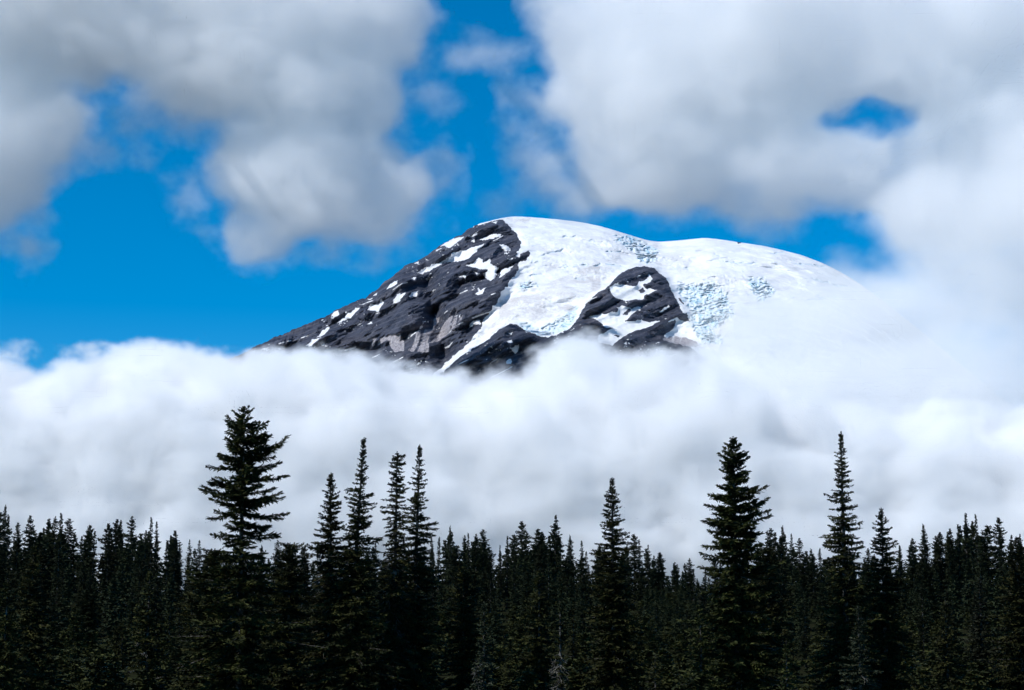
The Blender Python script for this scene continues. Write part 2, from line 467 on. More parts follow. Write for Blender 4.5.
def build_ground():
    gx = np.concatenate([[-40000, -15000, -6000, -3000, -1500, -800], np.arange(-500, 501, 10), [800, 1500, 3000, 6000, 15000, 40000]])
    gy = np.concatenate([[-20000, -8000, -3000, -1000, -300, -100, -30], np.arange(0, 700, 8), [760, 850, 1000, 1500, 3000, 6000, 12000, 25000, 45000]])
    X, Y = np.meshgrid(gx, gy)
    Z = hill(X, Y)
    m = M('forest_soil')
    p = m.n('ShaderNodeTexCoord', 'Object')
    a = m.noise(p, 0.5, 6, 0.6)
    c = m.mix(m.step(a, 0.35, 0.65), (0.010, 0.009, 0.006), (0.020, 0.024, 0.010))
    m.put(m.bsdf.inputs['Base Color'], c)
    m.put(m.bsdf.inputs['Roughness'], 1.0)
    m.put(m.bsdf.inputs['Specular IOR Level'], 0.0)
    o = mesh_np('ground', np.stack([X.ravel(), Y.ravel(), Z.ravel()], 1), grid_faces(*X.shape), m.m)
    tag(o, 'dark forest floor rising to a low wooded ridge', None, None, 'structure')


build_ground()
# ---------------------------------------------------------------- clouds (real volumes, density worked out on a grid)
class G:
    """Small helper for geometry-node fields."""
    def __init__(self, name):
        self.t = bpy.data.node_groups.new(name, 'GeometryNodeTree')
        self.t.interface.new_socket('Geometry', in_out='INPUT', socket_type='NodeSocketGeometry')
        self.t.interface.new_socket('Geometry', in_out='OUTPUT', socket_type='NodeSocketGeometry')
        self.out = self.t.nodes.new('NodeGroupOutput')

    def put(self, sock, v):
        if isinstance(v, bpy.types.NodeSocket):
            self.t.links.new(v, sock)
        else:
            sock.default_value = v

    def m(self, op, a, b=0.0, c=0.0):
        n = self.t.nodes.new('ShaderNodeMath')
        n.operation = op
        for i, x in enumerate((a, b, c)):
            self.put(n.inputs[i], x)
        return n.outputs[0]

    def v(self, op, a, b=(0, 0, 0), out=0):
        n = self.t.nodes.new('ShaderNodeVectorMath')
        n.operation = op
        self.put(n.inputs[0], a)
        self.put(n.inputs[1], b)
        return n.outputs[out]

    def noise(self, p, scale, detail, rough, seed):
        n = self.t.nodes.new('ShaderNodeTexNoise')
        n.noise_dimensions = '4D'
        self.put(n.inputs['Vector'], p)
        self.put(n.inputs['W'], seed)
        self.put(n.inputs['Scale'], scale)
        self.put(n.inputs['Detail'], detail)
        self.put(n.inputs['Roughness'], rough)
        return n.outputs['Fac'] if 'Fac' in n.outputs else n.outputs[0]

    def smooth(self, x, lo, hi):
        n = self.t.nodes.new('ShaderNodeMapRange')
        n.interpolation_type = 'SMOOTHSTEP'
        self.put(n.inputs['Value'], x)
        self.put(n.inputs['From Min'], lo)
        self.put(n.inputs['From Max'], hi)
        return n.outputs['Result']

    def curve(self, x, pts):
        n = self.t.nodes.new('ShaderNodeFloatCurve')
        self.put(n.inputs['Value'], x)
        c = n.mapping.curves[0]
        c.points[0].location = pts[0]
        c.points[-1].location = pts[-1]
        for p in pts[1:-1]:
            c.points.new(*p)
        n.mapping.update()
        return n.outputs[0]


def cloud_material(name, colour, density, g):
    m = bpy.data.materials.new(name)
    m.use_nodes = True
    nt = m.node_tree
    nt.nodes.clear()
    p = nt.nodes.new('ShaderNodeVolumePrincipled')
    p.inputs['Color'].default_value = (*colour, 1)
    p.inputs['Density'].default_value = density
    p.inputs['Density Attribute'].default_value = 'density'
    p.inputs['Anisotropy'].default_value = g
    o = nt.nodes.new('ShaderNodeOutputMaterial')
    nt.links.new(p.outputs[0], o.inputs['Volume'])
    return m


def cloud(name, label, Y, depth, blobs, holes=(), profile=None, base=None, vox=(7, 14, 7), density=0.012,
          amp=0.6, soft=0.5, scale=420.0, seed=1.0, warp=60.0, squash=1.3, colour=(1, 1, 1), g=0.0, detail=7.0, rough=0.63, hole=1.4, core=0.0):
    """blobs: (u, v, depth offset m, half width px, half height px, half depth m[, weight]); profile: bank top line as (u, v)."""
    mpp = Y / FPX / math.cos(PITCH)
    lo, hi = [1e9] * 3, [-1e9] * 3
    es = []
    for b in blobs:
        c = at(b[0], b[1], Y)
        c.y += b[2]
        r = (b[3] * mpp, b[5], b[4] * mpp)
        es.append((c, r))
        for i in range(3):
            lo[i] = min(lo[i], c[i] - r[i] * 1.32)
            hi[i] = max(hi[i], c[i] + r[i] * 1.32)
    hs_ = []
    for b in holes:
        c = at(b[0], b[1], Y)
        c.y += b[2]
        hs_.append((c, (b[3] * mpp, b[5], b[4] * mpp)))
    if profile:
        pts = [at(u, v, Y) for u, v in profile]
        lo = [pts[0].x, Y - depth, at(512, base, Y).z]
        hi = [pts[-1].x, Y + depth, max(p.z for p in pts) + 160]
    org = Vector((0.5 * (lo[0] + hi[0]), Y, lo[2]))
    l0 = Vector(lo) - org
    l1 = Vector(hi) - org
    g_ = G(name)
    pos = g_.t.nodes.new('GeometryNodeInputPosition').outputs[0]
    # billows: the position is warped before the shape is read, then fine noise eats into the edge
    if warp:
        n = g_.t.nodes.new('ShaderNodeTexNoise')
        g_.put(n.inputs['Vector'], pos)
        n.inputs['Scale'].default_value = 1.0 / (scale * 0.8)
        n.inputs['Detail'].default_value = 3.0
        w = g_.v('SCALE', g_.v('SUBTRACT', n.outputs['Color'], (0.5, 0.5, 0.5)))
        w.node.inputs['Scale'].default_value = 2 * warp
        q = g_.v('ADD', pos, w)
    else:
        q = pos
    nz = g_.noise(g_.v('MULTIPLY', pos, (1.0, 1.0, squash)), 1.0 / scale, detail, rough, seed)
    nz = g_.m('MULTIPLY', g_.m('SUBTRACT', nz, 0.5), 2 * amp)
    F = None

    def ell(c, r):
        d = g_.v('DIVIDE', g_.v('SUBTRACT', q, tuple(c - org)), r)
        return g_.m('SUBTRACT', 1.0, g_.v('LENGTH', d, out=1))
    if profile:
        sx = g_.t.nodes.new('ShaderNodeSeparateXYZ')
        g_.put(sx.inputs[0], q)
        w_ = l1.x - l0.x
        h_ = l1.z - l0.z
        cp = [((p.x - pts[0].x) / w_, (p.z - lo[2]) / h_) for p in pts]
        top = g_.curve(g_.m('DIVIDE', g_.m('SUBTRACT', sx.outputs[0], l0.x), w_), cp)
        yy = g_.m('DIVIDE', sx.outputs[1], depth)
        dome = g_.m('MULTIPLY', g_.m('MULTIPLY', yy, yy), 220.0)
        F = g_.m('DIVIDE', g_.m('SUBTRACT', g_.m('SUBTRACT', g_.m('MULTIPLY', top, h_), dome), sx.outputs[2]), 150.0)
        F = g_.m('MINIMUM', F, 2.0)
        edge = g_.smooth(g_.m('ABSOLUTE', yy), 1.0, 0.72)
        F = g_.m('SUBTRACT', F, g_.m('MULTIPLY', g_.m('SUBTRACT', 1.0, edge), 2.2))
    for c, r in es:
        e = ell(c, r)
        F = e if F is None else g_.m('SMOOTH_MAX', F, e, 0.25)
    F = g_.m('ADD', F, g_.m('MULTIPLY', g_.m('MINIMUM', g_.m('ADD', F, 0.08), 0.0), 2.6))      # nothing drifts out to the grid's border
    for c, r in hs_:
        F = g_.m('SUBTRACT', F, g_.m('MAXIMUM', g_.m('MULTIPLY', ell(c, r), hole), 0.0))
    F = g_.m('ADD', F, g_.m('MULTIPLY', g_.m('MAXIMUM', g_.m('SUBTRACT', F, 0.22), 0.0), core))      # an even core, a ragged edge
    D = g_.smooth(g_.m('ADD', F, nz), 0.0, soft)
    vc = g_.t.nodes.new('GeometryNodeVolumeCube')
    g_.put(vc.inputs['Density'], D)
    vc.inputs['Min'].default_value = l0
    vc.inputs['Max'].default_value = l1
    for i, k in enumerate('XYZ'):
        vc.inputs['Resolution ' + k].default_value = max(8, int((l1[i] - l0[i]) / vox[i]))
    mat = cloud_material(name + '_vapour', colour, density, g)
    sm = g_.t.nodes.new('GeometryNodeSetMaterial')
    sm.inputs['Material'].default_value = mat
    g_.t.links.new(vc.outputs[0], sm.inputs[0])
    g_.t.links.new(sm.outputs[0], g_.out.inputs[0])
    bm = bmesh.new()
    bmesh.ops.create_icosphere(bm, subdivisions=3, radius=0.5)
    for v in bm.verts:
        v.co = Vector((v.co.x * (l1.x - l0.x), v.co.y * (l1.y - l0.y), (v.co.z + 0.5) * (l1.z - l0.z)))
    me = bpy.data.meshes.new(name)
    bm.to_mesh(me)
    bm.free()
    me.materials.append(mat)
    o = bpy.data.objects.new(name, me)
    o.location = org
    COL.objects.link(o)
    mod = o.modifiers.new('vapour', 'NODES')
    mod.node_group = g_.t
    return tag(o, label, 'cloud', None, 'stuff')


cloud('low_cloud_bank', 'low white cloud bank hiding the foot of the snowy mountain', 6000, 520, [],
      profile=[(-160, 362), (-60, 350), (0, 347), (40, 348), (90, 350), (140, 352), (200, 345), (225, 343), (255, 352), (300, 350), (350, 356), (400, 363), (450, 367),
               (500, 364), (540, 356), (590, 346), (650, 350), (690, 354), (740, 368), (800, 392), (880, 405), (1000, 410), (1180, 410)],
      base=600, vox=(5.5, 12, 5.5), density=0.028, amp=2.6, soft=0.9, scale=240, seed=3.1, warp=45)

cloud('drifting_cloud', 'soft pale cloud drifting over the right shoulder of the mountain, joined to the low bank', 6100, 0,
      [(985, 265, 0, 130, 120, 300), (1090, 200, 0, 150, 150, 320), (905, 315, 0, 140, 70, 260), (800, 330, 0, 125, 58, 230), (960, 385, -60, 190, 100, 340), (830, 395, -60, 150, 75, 320), (1060, 430, -60, 170, 120, 340), (925, 215, 0, 85, 66, 200)],
      vox=(6, 14, 6), density=0.0075, amp=1.7, soft=1.3, scale=260, seed=21.5, warp=60, core=2.0)

cloud('high_cloud', 'big soft grey and white cloud at top left with a ragged lower lobe', 6300, 0,
      [(60, -30, 0, 290, 180, 460), (60, -170, 120, 280, 150, 420), (250, 20, 0, 190, 160, 460), (330, 90, 0, 110, 100, 320), (0, 130, 0, 110, 135, 280), (-90, 120, 0, 140, 150, 300),
       (310, 180, 0, 150, 85, 280), (262, 225, 0, 62, 52, 160), (385, 195, 0, 65, 66, 200), (370, 20, 0, 80, 90, 240)],
      holes=[(112, 230, 0, 66, 80, 600)],
      vox=(5.5, 13, 5.5), density=0.0105, amp=1.9, soft=1.1, scale=270, seed=7.7, warp=90, core=3.4, rough=0.63)

cloud('high_cloud', 'broad soft white cloud at top right above the summit with a small blue gap', 6600, 0,
      [(640, 60, 0, 135, 170, 340), (760, 40, 0, 190, 160, 400), (930, 40, 0, 190, 130, 400), (800, 160, 0, 170, 80, 260), (1000, 150, 0, 140, 150, 320), (670, 155, 0, 165, 84, 280), (1080, 60, 0, 140, 160, 300), (940, 200, 0, 90, 80, 240)],
      holes=[(850, 128, 0, 46, 32, 420), (890, 114, 0, 40, 28, 420)],
      vox=(5.5, 13, 5.5), density=0.0100, amp=1.85, soft=1.1, scale=280, seed=12.3, warp=90, hole=0.75, core=3.4, rough=0.63)

cloud('cloud_wisp', 'small thin cloud wisp in the blue gap between the two high clouds', 7100, 0,
      [(478, 55, 0, 50, 34, 90), (440, 95, 0, 45, 25, 70), (505, 205, 0, 30, 26, 70)], vox=(5, 10, 5), density=0.007, amp=1.6, soft=1.4, scale=200, seed=4.4)
# ---------------------------------------------------------------- trees
def leaf_material(name, dark, light):
    m = M(name)
    p = m.n('ShaderNodeTexCoord', 'Object')
    r = m.n('ShaderNodeObjectInfo', 'Random')
    a = m.noise(p, 0.9, 4, 0.6)
    c = m.mix(m.step(a, 0.35, 0.68), dark, light)
    h = m.n('ShaderNodeHueSaturation', 0, None, Color=c)
    m.put(h.node.inputs['Value'], m.math('ADD', 0.7, m.math('MULTIPLY', r, 0.6)))
    m.put(h.node.inputs['Hue'], m.math('ADD', 0.485, m.math('MULTIPLY', r, 0.03)))
    m.put(m.bsdf.inputs['Base Color'], h)
    m.put(m.bsdf.inputs['Roughness'], 0.75)
    m.put(m.bsdf.inputs['Specular IOR Level'], 0.12)
    return m.m


def bark_material(name, dark, light):
    m = M(name)
    p = m.n('ShaderNodeTexCoord', 'Object')
    a = m.noise(p, 4.0, 6, 0.65)
    m.put(m.bsdf.inputs['Base Color'], m.mix(m.step(a, 0.42, 0.62), dark, light))
    m.put(m.bsdf.inputs['Roughness'], 0.95)
    m.put(m.bsdf.inputs['Specular IOR Level'], 0.05)
    bp = m.n('ShaderNodeBump', 0, None, Height=a, Strength=0.6, Distance=0.05)
    m.put(m.bsdf.inputs['Normal'], bp)
    return m.m


NEEDLE = leaf_material('fir_needles', (0.011, 0.015, 0.006), (0.054, 0.055, 0.015))
NEEDLE_PALE = leaf_material('pale_fir_needles', (0.016, 0.021, 0.011), (0.045, 0.050, 0.028))
NEEDLE_FAR = leaf_material('ridge_fir_needles', (0.010, 0.014, 0.007), (0.025, 0.030, 0.012))
BARK = bark_material('fir_bark', (0.020, 0.016, 0.013), (0.13, 0.12, 0.11))
DEAD = bark_material('lichen_grey_twig', (0.05, 0.045, 0.04), (0.26, 0.25, 0.22))


def unit(v):
    return v / np.maximum(np.linalg.norm(v, axis=-1, keepdims=True), 1e-9)


def axis_fn(H, lean, bend, rs):
    ph = rs.uniform(0, 6.28)

    def f(h):
        t = np.asarray(h) / H
        return np.stack([lean * t * t + bend * np.sin(3.3 * t + ph) * t, 0.4 * bend * np.cos(2.7 * t + ph) * t, np.asarray(h) + 0 * t], -1)
    return f


def tube(pts, rad, sides=7):
    n = len(pts)
    d = unit(np.gradient(pts, axis=0))
    ref = np.where(np.abs(d[:, 2:3]) > 0.9, np.array([[1.0, 0, 0]]), np.array([[0, 0, 1.0]]))
    a = unit(np.cross(d, ref))
    b = np.cross(d, a)
    th = np.linspace(0, 2 * np.pi, sides, endpoint=False)
    v = pts[:, None] + rad[:, None, None] * (np.cos(th)[None, :, None] * a[:, None] + np.sin(th)[None, :, None] * b[:, None])
    f = []
    for i in range(n - 1):
        for k in range(sides):
            f.append((i * sides + k, i * sides + (k + 1) % sides, (i + 1) * sides + (k + 1) % sides, (i + 1) * sides + k))
    return v.reshape(-1, 3), np.array(f)


def kites(p, d, side, length, width):
    """Thin pointed sprays: base p, direction d, flat along side."""
    L, Wd = length[:, None], width[:, None]
    v = np.stack([p, p + d * L * 0.45 + side * Wd * 0.5, p + d * L, p + d * L * 0.45 - side * Wd * 0.5], 1)
    return v.reshape(-1, 3)


def fir_meshes(seed, H, prof, whorl=0.21, per=7, step=0.06, spray=(0.33, 0.09), up=24, low=-24, gaps=0.17, lop=(0, 0), lean=0.0, bend=0.0, curl=0.16, irregular=0.42, bare=0.0, dead=0, tip=0.5):
    """Crown, trunk and dead twigs of one fir as arrays. prof: list of (height fraction from the top, reach in metres)."""
    rs = np.random.RandomState(seed)
    ax = axis_fn(H, lean, bend, rs)
    ph, pr = zip(*prof)
    V, B = [], []
    h = H - 0.25
    ga = rs.uniform(0, 6.28)
    # leader
    k = int(30 * tip)
    if k:
        hh = H - rs.uniform(0, tip, k)
        th = rs.uniform(0, 6.28, k)
        d = unit(np.stack([np.cos(th), np.sin(th), np.full(k, 1.3)], 1))
        V.append(kites(ax(hh) - [0, 0, 0.05], d, unit(np.cross(d, rs.normal(size=(k, 3)))), 0.07 + 0.20 * (H - hh) / tip, np.full(k, 0.055)))
    lowest = H * (1 - bare)
    clump = rs.uniform(0, 100)
    while h > H - lowest + 0.25:
        t = 1 - h / H
        Lr = np.interp(t, ph, pr)
        n = max(3, int(round(per * (0.8 + 0.4 * rs.rand()))))
        ga += 0.9
        for i in range(n):
            th = ga + 6.283 * i / n + rs.normal(0, 0.25)
            if rs.rand() < gaps:
                continue
            L = Lr * (1 - irregular + 2 * irregular * rs.rand() ** 1.2)
            L *= 1 + 0.5 * irregular * math.sin(h * 2.1 + th * 2 + clump) + 0.22 * irregular * math.sin(h * 1.4 - th + 2 * clump)
            L *= 1 + lop[0] * math.cos(th) + lop[1] * math.sin(th)
            L = max(L, 0.13)
            hb = h + rs.uniform(-0.5, 0.5) * whorl
            e = math.radians(np.interp(t, [0, 0.12, 0.45, 1], [up, up * 0.45, low * 0.5, low]) + rs.normal(0, 7))
            m = max(4, int(L / step))
            q = (np.arange(m) + rs.rand(m)) / m
            rad = np.array([math.cos(th), math.sin(th), 0])
            tan = np.array([-math.sin(th), math.cos(th), 0])
            droop = curl * L * (q * q * 1.1 - 0.55 * q)
            pts = ax(hb)[None] + rad[None] * (L * q * math.cos(e))[:, None] + np.array([0, 0, 1.0])[None] * (L * q * math.sin(e) + droop)[:, None]
            side_sway = rs.normal(0, 0.10)
            pts = pts + tan[None] * (side_sway * L * q * q)[:, None]
            B.append((ax(hb), pts[(2 * m) // 5], pts[-1], 0.010 + 0.010 * L))
            slope = math.sin(e) + curl * (2.2 * q - 0.55)
            fw = unit(rad[None] + np.array([0, 0, 1.0])[None] * slope[:, None])
            body = np.interp(q, [0, 0.18, 0.5, 0.85, 1], [0.7, 0.9, 1.0, 0.85, 0.5])
            for sg in (-1, 1, 0, 2):
                jit = rs.normal(0, 0.22, (m, 3))
                if sg in (-1, 1):
                    d = unit(fw * 0.75 + sg * tan[None] * 0.85 + jit + np.array([0, 0, -0.12]))
                    ln = spray[0] * (0.6 + 0.7 * rs.rand(m)) * body * min(1.2, 0.22 + 0.7 * L)
                elif sg == 0:
                    d = unit(fw + 1.3 * jit + np.array([0, 0, 0.30]))
                    ln = spray[0] * 0.75 * (0.5 + 0.7 * rs.rand(m)) * body * min(1.1, 0.3 + 0.6 * L)
                else:
                    d = unit(fw * 0.6 + 1.5 * jit + np.array([0, 0, -0.55]))
                    ln = spray[0] * 0.8 * (0.4 + 0.8 * rs.rand(m)) * body * min(1.1, 0.25 + 0.6 * L)
                sd = unit(np.cross(d, unit(np.array([0, 0, 1.0]) + rs.normal(0, 0.55, (m, 3)))))
                V.append(kites(pts, d, sd, ln, spray[1] * (0.7 + 0.6 * rs.rand(m))))
        h -= whorl * (0.75 + 0.5 * rs.rand()) * (0.55 + 0.45 * min(1, t / 0.15))
    crown = np.concatenate(V)
    cf = np.arange(len(crown)).reshape(-1, 4)
    hs_ = np.linspace(-0.3, H, 22)
    r0 = 0.011 * H + 0.05
    tv, tf = tube(ax(hs_), r0 * np.clip(1 - hs_ / H, 0.03, 1) ** 0.8)
    # limbs carried by the trunk
    lv, lf, off = [tv], [tf], len(tv)
    for a, mid, b_, r in B[::2]:
        v, f = tube(np.array([a, mid, b_]), np.array([r, r * 0.7, r * 0.25]), 3)
        lv.append(v)
        lf.append(f + off)
        off += len(v)
    trunk = (np.concatenate(lv), np.concatenate(lf))
    twigs = None
    if dead:
        dv, df, off = [], [], 0
        for i in range(dead):
            hh = H * rs.uniform(0.05, 0.62)
            Lr = np.interp(1 - hh / H, ph, pr)
            th = rs.uniform(0, 6.28)
            d = unit(np.array([math.cos(th), math.sin(th), rs.uniform(-0.7, 0.25)]))
            L = min(Lr * rs.uniform(0.5, 1.1) + 0.1, rs.uniform(0.5, 1.3))
            p0 = ax(hh)
            p2 = p0 + d * L + [0, 0, -0.12 * L]
            for (a, b_, r) in ((p0, p2, 0.016), (p0 + (p2 - p0) * 0.6, p2 + rs.normal(0, 0.18, 3) + [0, 0, -0.08], 0.010), (p0 + (p2 - p0) * 0.8, p2 + rs.normal(0, 0.2, 3), 0.010)):
                v, f = tube(np.array([a, 0.5 * (a + b_) + rs.normal(0, 0.02, 3), b_]), np.array([r, r, r * 0.5]), 3)
                dv.append(v)
                df.append(f + off)
                off += len(v)
        twigs = (np.concatenate(dv), np.concatenate(df))
    return (crown, cf), trunk, twigs


def fir(name, loc, label, group, meshes, mat=NEEDLE, cat='tree', rotz=0.0):
    root = bpy.data.objects.new(name, None)
    COL.objects.link(root)
    root.location = loc
    root.rotation_euler = (0, 0, rotz)
    tag(root, label, cat, group)
    (cv, cf), (tv, tf), tw = meshes
    mesh_np('trunk', tv, tf, BARK, True, root)
    mesh_np('crown', cv, cf, mat, False, root)
    if tw:
        mesh_np('dead_twigs', tw[0], tw[1], DEAD, True, root)['kind'] = 'stuff'
    return root


def copy_fir(src, loc, rotz, sc, label, group):
    o = src.copy()
    COL.objects.link(o)
    o.location, o.rotation_euler, o.scale = loc, (0, 0, rotz), sc
    o['label'] = label
    if group:
        o['group'] = group
    elif 'group' in o:
        del o['group']
    for ch in src.children:
        c = ch.copy()
        COL.objects.link(c)
        c.parent = o
    return o


def spot(u, v, Y):
    """Foot of a tree whose tip shows at (u, v) when it stands Y metres away, and its height."""
    p = at(u, v, Y)
    g = float(hill(p.x, Y))
    return Vector((p.x, Y, g - 0.1)), p.z - g + 0.1


def px(n, Y):
    return n * Y / FPX


# the tall trees in front, each with its own silhouette: tip pixel, distance, reach in pixels by pixel row below the tip
def tall(u, v, Y, reach, label, **kw):
    ph = np.random.RandomState(kw['seed']).uniform(0, 6.28)          # the bent axis brings the tip to where it belongs
    u -= (kw.get('lean', 0) + kw.get('bend', 0) * math.sin(3.3 + ph)) * FPX / Y
    loc, H = spot(u, v, Y)
    prof = [(min(1, px(r, Y) / H), max(px(w, Y) - 0.09, 0.06)) for r, w in reach]
    if prof[-1][0] < 1:
        prof.append((1.0, prof[-1][1] * 0.9))
    mat = kw.pop('mat', NEEDLE)
    return fir('fir_tree', loc, label, 'tall firs standing in front of the forest', fir_meshes(H=H, prof=prof, **kw), mat)


SPIRE = [(0, 1), (8, 3), (30, 7), (60, 11), (95, 15), (130, 22), (200, 30), (300, 36)]
tall(245, 406, 112, [(0, 2), (6, 7), (18, 17), (40, 29), (66, 36), (92, 42), (112, 42), (124, 31), (138, 21), (152, 36), (175, 46), (230, 60), (320, 64)],
     'tallest broad fir with wide ragged upswept branches, rising against the cloud at left', seed=3, whorl=0.30, per=7, step=0.05, spray=(0.36, 0.10), up=20, low=-20, gaps=0.2, lean=0.0, bend=0.02, curl=0.2, irregular=0.34, lop=(0.08, 0), dead=60)
tall(331, 472, 118, [(0, 1), (10, 5), (30, 9), (55, 15), (75, 17), (100, 19), (150, 26), (260, 34)],
     'spire fir with grey dead twigs, shortest of the close trio right of the broad fir', seed=5, gaps=0.12, bend=0.08, irregular=0.4, dead=110)
tall(364, 437, 114, [(0, 1), (12, 4), (40, 8), (75, 13), (110, 18), (150, 30), (210, 42), (300, 46)],
     'slender slightly crooked fir with wide olive lower boughs, left of the twin spires', seed=8, gaps=0.12, lean=0.55, bend=0.14, irregular=0.45)
tall(397, 451, 117, [(0, 4), (10, 8), (40, 10), (80, 11), (120, 14), (180, 22), (260, 30)],
     'ragged columnar fir with blunt top and pale dead twigs, left one of the twin spires', seed=13, gaps=0.1, bend=0.06, irregular=0.55, curl=0.05, low=-34, up=5, dead=150)
tall(420, 444, 119, [(0, 1), (12, 4), (40, 8), (70, 12), (100, 15), (140, 20), (200, 27), (280, 32)],
     'thin pointed fir leaning slightly right, right one of the twin spires', seed=21, gaps=0.15, lean=0.40, bend=0.1, irregular=0.45, dead=70)
tall(612, 477, 116, [(0, 1), (10, 4), (30, 9), (60, 15), (90, 18), (130, 24), (180, 32), (240, 38)],
     'lone pointed fir standing near the middle, taller than all beside it', seed=34, gaps=0.1, irregular=0.38)
tall(733, 436, 110, [(0, 1), (10, 7), (30, 15), (55, 20), (75, 26), (100, 29), (130, 30), (160, 36), (200, 44), (270, 52)],
     'thick dense fir with heavy tiered branches, broadest of the firs right of centre', seed=55, whorl=0.22, per=8, step=0.05, spray=(0.36, 0.10), gaps=0.12, irregular=0.42, up=20, low=-16, curl=0.2, lop=(0.1, 0), dead=50)
tall(841, 431, 115, [(0, 1), (10, 3), (35, 8), (65, 12), (100, 18), (125, 20), (150, 20), (190, 28), (260, 40)],
     'tall thin fringed fir spire, tallest of the firs right of the thick one', seed=89, gaps=0.13, irregular=0.4, bend=0.05, dead=40)
tall(881, 507, 117, [(0, 1), (10, 5), (30, 11), (60, 17), (90, 22), (140, 28), (190, 32)],
     'medium dense conical fir just right of the tall thin spire at right', seed=144, per=7, gaps=0.08, irregular=0.35)
# middle-sized trees with a look of their own
tall(1016, 536, 124, [(0, 1), (10, 6), (30, 12), (60, 20), (110, 27), (160, 32)], 'bushy dark fir cut by the right edge of the picture', seed=150, per=7, gaps=0.06)
tall(979, 578, 128, [(0, 1), (10, 4), (40, 10), (80, 18), (115, 22)], 'young fir with frosty pale tip in front of the ridge trees at right', seed=151, mat=NEEDLE_PALE)
tall(858, 606, 104, [(0, 1), (10, 5), (40, 12), (85, 20)], 'low pale tipped fir in front of the thin spire at right', seed=152, mat=NEEDLE_PALE, dead=30)
tall(700, 600, 106, [(0, 2), (10, 6), (40, 16), (95, 26)], 'low olive fir in front of the thick fir, on its left', seed=153, per=7)
tall(786, 640, 100, [(0, 1), (10, 4), (30, 10), (60, 14)], 'smallest young fir at the bottom between the thick fir and the thin spire', seed=154)
tall(464, 566, 122, [(0, 3), (10, 9), (40, 18), (80, 24), (125, 28)], 'rounded bushy fir just right of the twin spires', seed=155, per=7, gaps=0.05)
tall(484, 602, 108, [(0, 1), (10, 4), (40, 10), (90, 16)], 'slim pale grey tipped fir low down, right of the rounded bushy fir', seed=156, mat=NEEDLE_PALE, dead=50)
tall(539, 569, 126, [(0, 2), (10, 7), (40, 15), (80, 21), (120, 25)], 'middle sized fir with pale tips, left of the lone pointed fir', seed=157, per=7)
tall(560, 600, 110, [(0, 1), (10, 4), (40, 8), (90, 13)], 'half dead fir with bare grey twigs close to the lone pointed fir', seed=158, per=4, gaps=0.35, dead=110)
tall(655, 655, 102, [(0, 2), (10, 6), (35, 14)], 'low young fir at the bottom between the lone pointed fir and the thick fir', seed=159)
tall(150, 570, 122, [(0, 2), (10, 6), (40, 13), (80, 18), (120, 22)], 'grey tipped fir below the skyline, left of the tallest broad fir', seed=160, dead=40)
tall(34, 545, 124, [(0, 2), (10, 6), (40, 13), (90, 22), (145, 28)], 'dark full fir at far left standing taller than its near neighbours', seed=161, per=7, gaps=0.06)
tall(8, 580, 106, [(0, 2), (10, 7), (40, 17), (110, 30)], 'olive lit fir cut by the left edge of the picture', seed=162, per=7)
tall(290, 542, 128, [(0, 6), (10, 12), (40, 20), (80, 26), (140, 30)], 'dark blunt topped fir between the tallest broad fir and the trio', seed=163, per=7, gaps=0.04)
tall(215, 548, 120, [(0, 4), (10, 12), (40, 24), (80, 32), (140, 38)], 'dark broad fir hidden behind the foot of the tallest broad fir', seed=164, per=7, gaps=0.05)
tall(767, 545, 130, [(0, 4), (10, 8), (40, 16), (80, 22), (140, 28)], 'dark fir tucked behind the right flank of the thick fir', seed=165, per=7, gaps=0.04)
tall(945, 600, 112, [(0, 2), (10, 6), (40, 14), (90, 22)], 'low dark fir between the conical fir and the frosty tipped young fir', seed=166, per=7)

# prototypes for the trees of the slope and the ridge
rng = random.Random(7)
RIDGE = 'distant firs crowded along the ridge skyline'
SLOPE = 'firs crowding the slope below the ridge'
PLACES = ((215, 'left of the tallest broad fir'), (331, 'between tallest broad fir and the trio'), (420, 'behind the trio and twin spires'), (516, 'just right of the twin spires'), (612, 'just left of the lone pointed fir'),
          (733, 'between lone pointed fir and thick fir'), (841, 'between thick fir and thin spire'), (900, 'behind the medium conical fir'), (2000, 'right of the medium conical fir'))


def place(u):
    return next(w for e, w in PLACES if u < e)


kinds = []
BLUNT = (0.35, 0.05, 0.5, 0.05, 0.25, 0.1, 0.45, 0.05, 0.3)
for k in range(9):
    w = (1.5, 1.1, 1.9, 0.85, 1.6, 1.3, 2.0, 1.0, 1.7)[k]
    blunt = BLUNT[k]
    prof = [(0, 0.02), (0.04, 0.10 + blunt * 0.5), (0.10, 0.22 * w + blunt * 0.8), (0.22, 0.45 * w + blunt * 0.5), (0.4, 0.75 * w), (0.7, w), (1, 0.95 * w)]
    kinds.append(fir_meshes(300 + k, 14.0, prof, whorl=0.34, per=6, step=0.12, spray=(0.55, 0.19), gaps=0.2, irregular=0.5, bend=0.12, bare=0.04))
proto = {}


def plant(u, v, Y, where, group, far):
    loc, H = spot(u, v, Y)
    if H < 4.5:
        return
    k = rng.randrange(9)
    label = ('blunt topped' if BLUNT[k] > 0.2 else 'pointed') + ' dark fir ' + where + ', ' + place(u)
    key = (k, far)
    s = H / 14.0
    sw = s * rng.uniform(0.72, 1.1) if H > 10 else s * rng.uniform(1.0, 1.5)
    if key not in proto:
        proto[key] = fir('fir_tree', loc, label, group, kinds[k], NEEDLE_FAR if far else NEEDLE)
        proto[key].scale = (sw, sw, s)
        proto[key].rotation_euler = (0, 0, rng.uniform(0, 6.28))
        return
    copy_fir(proto[key], loc, rng.uniform(0, 6.28), (sw, sw, s), label, group)


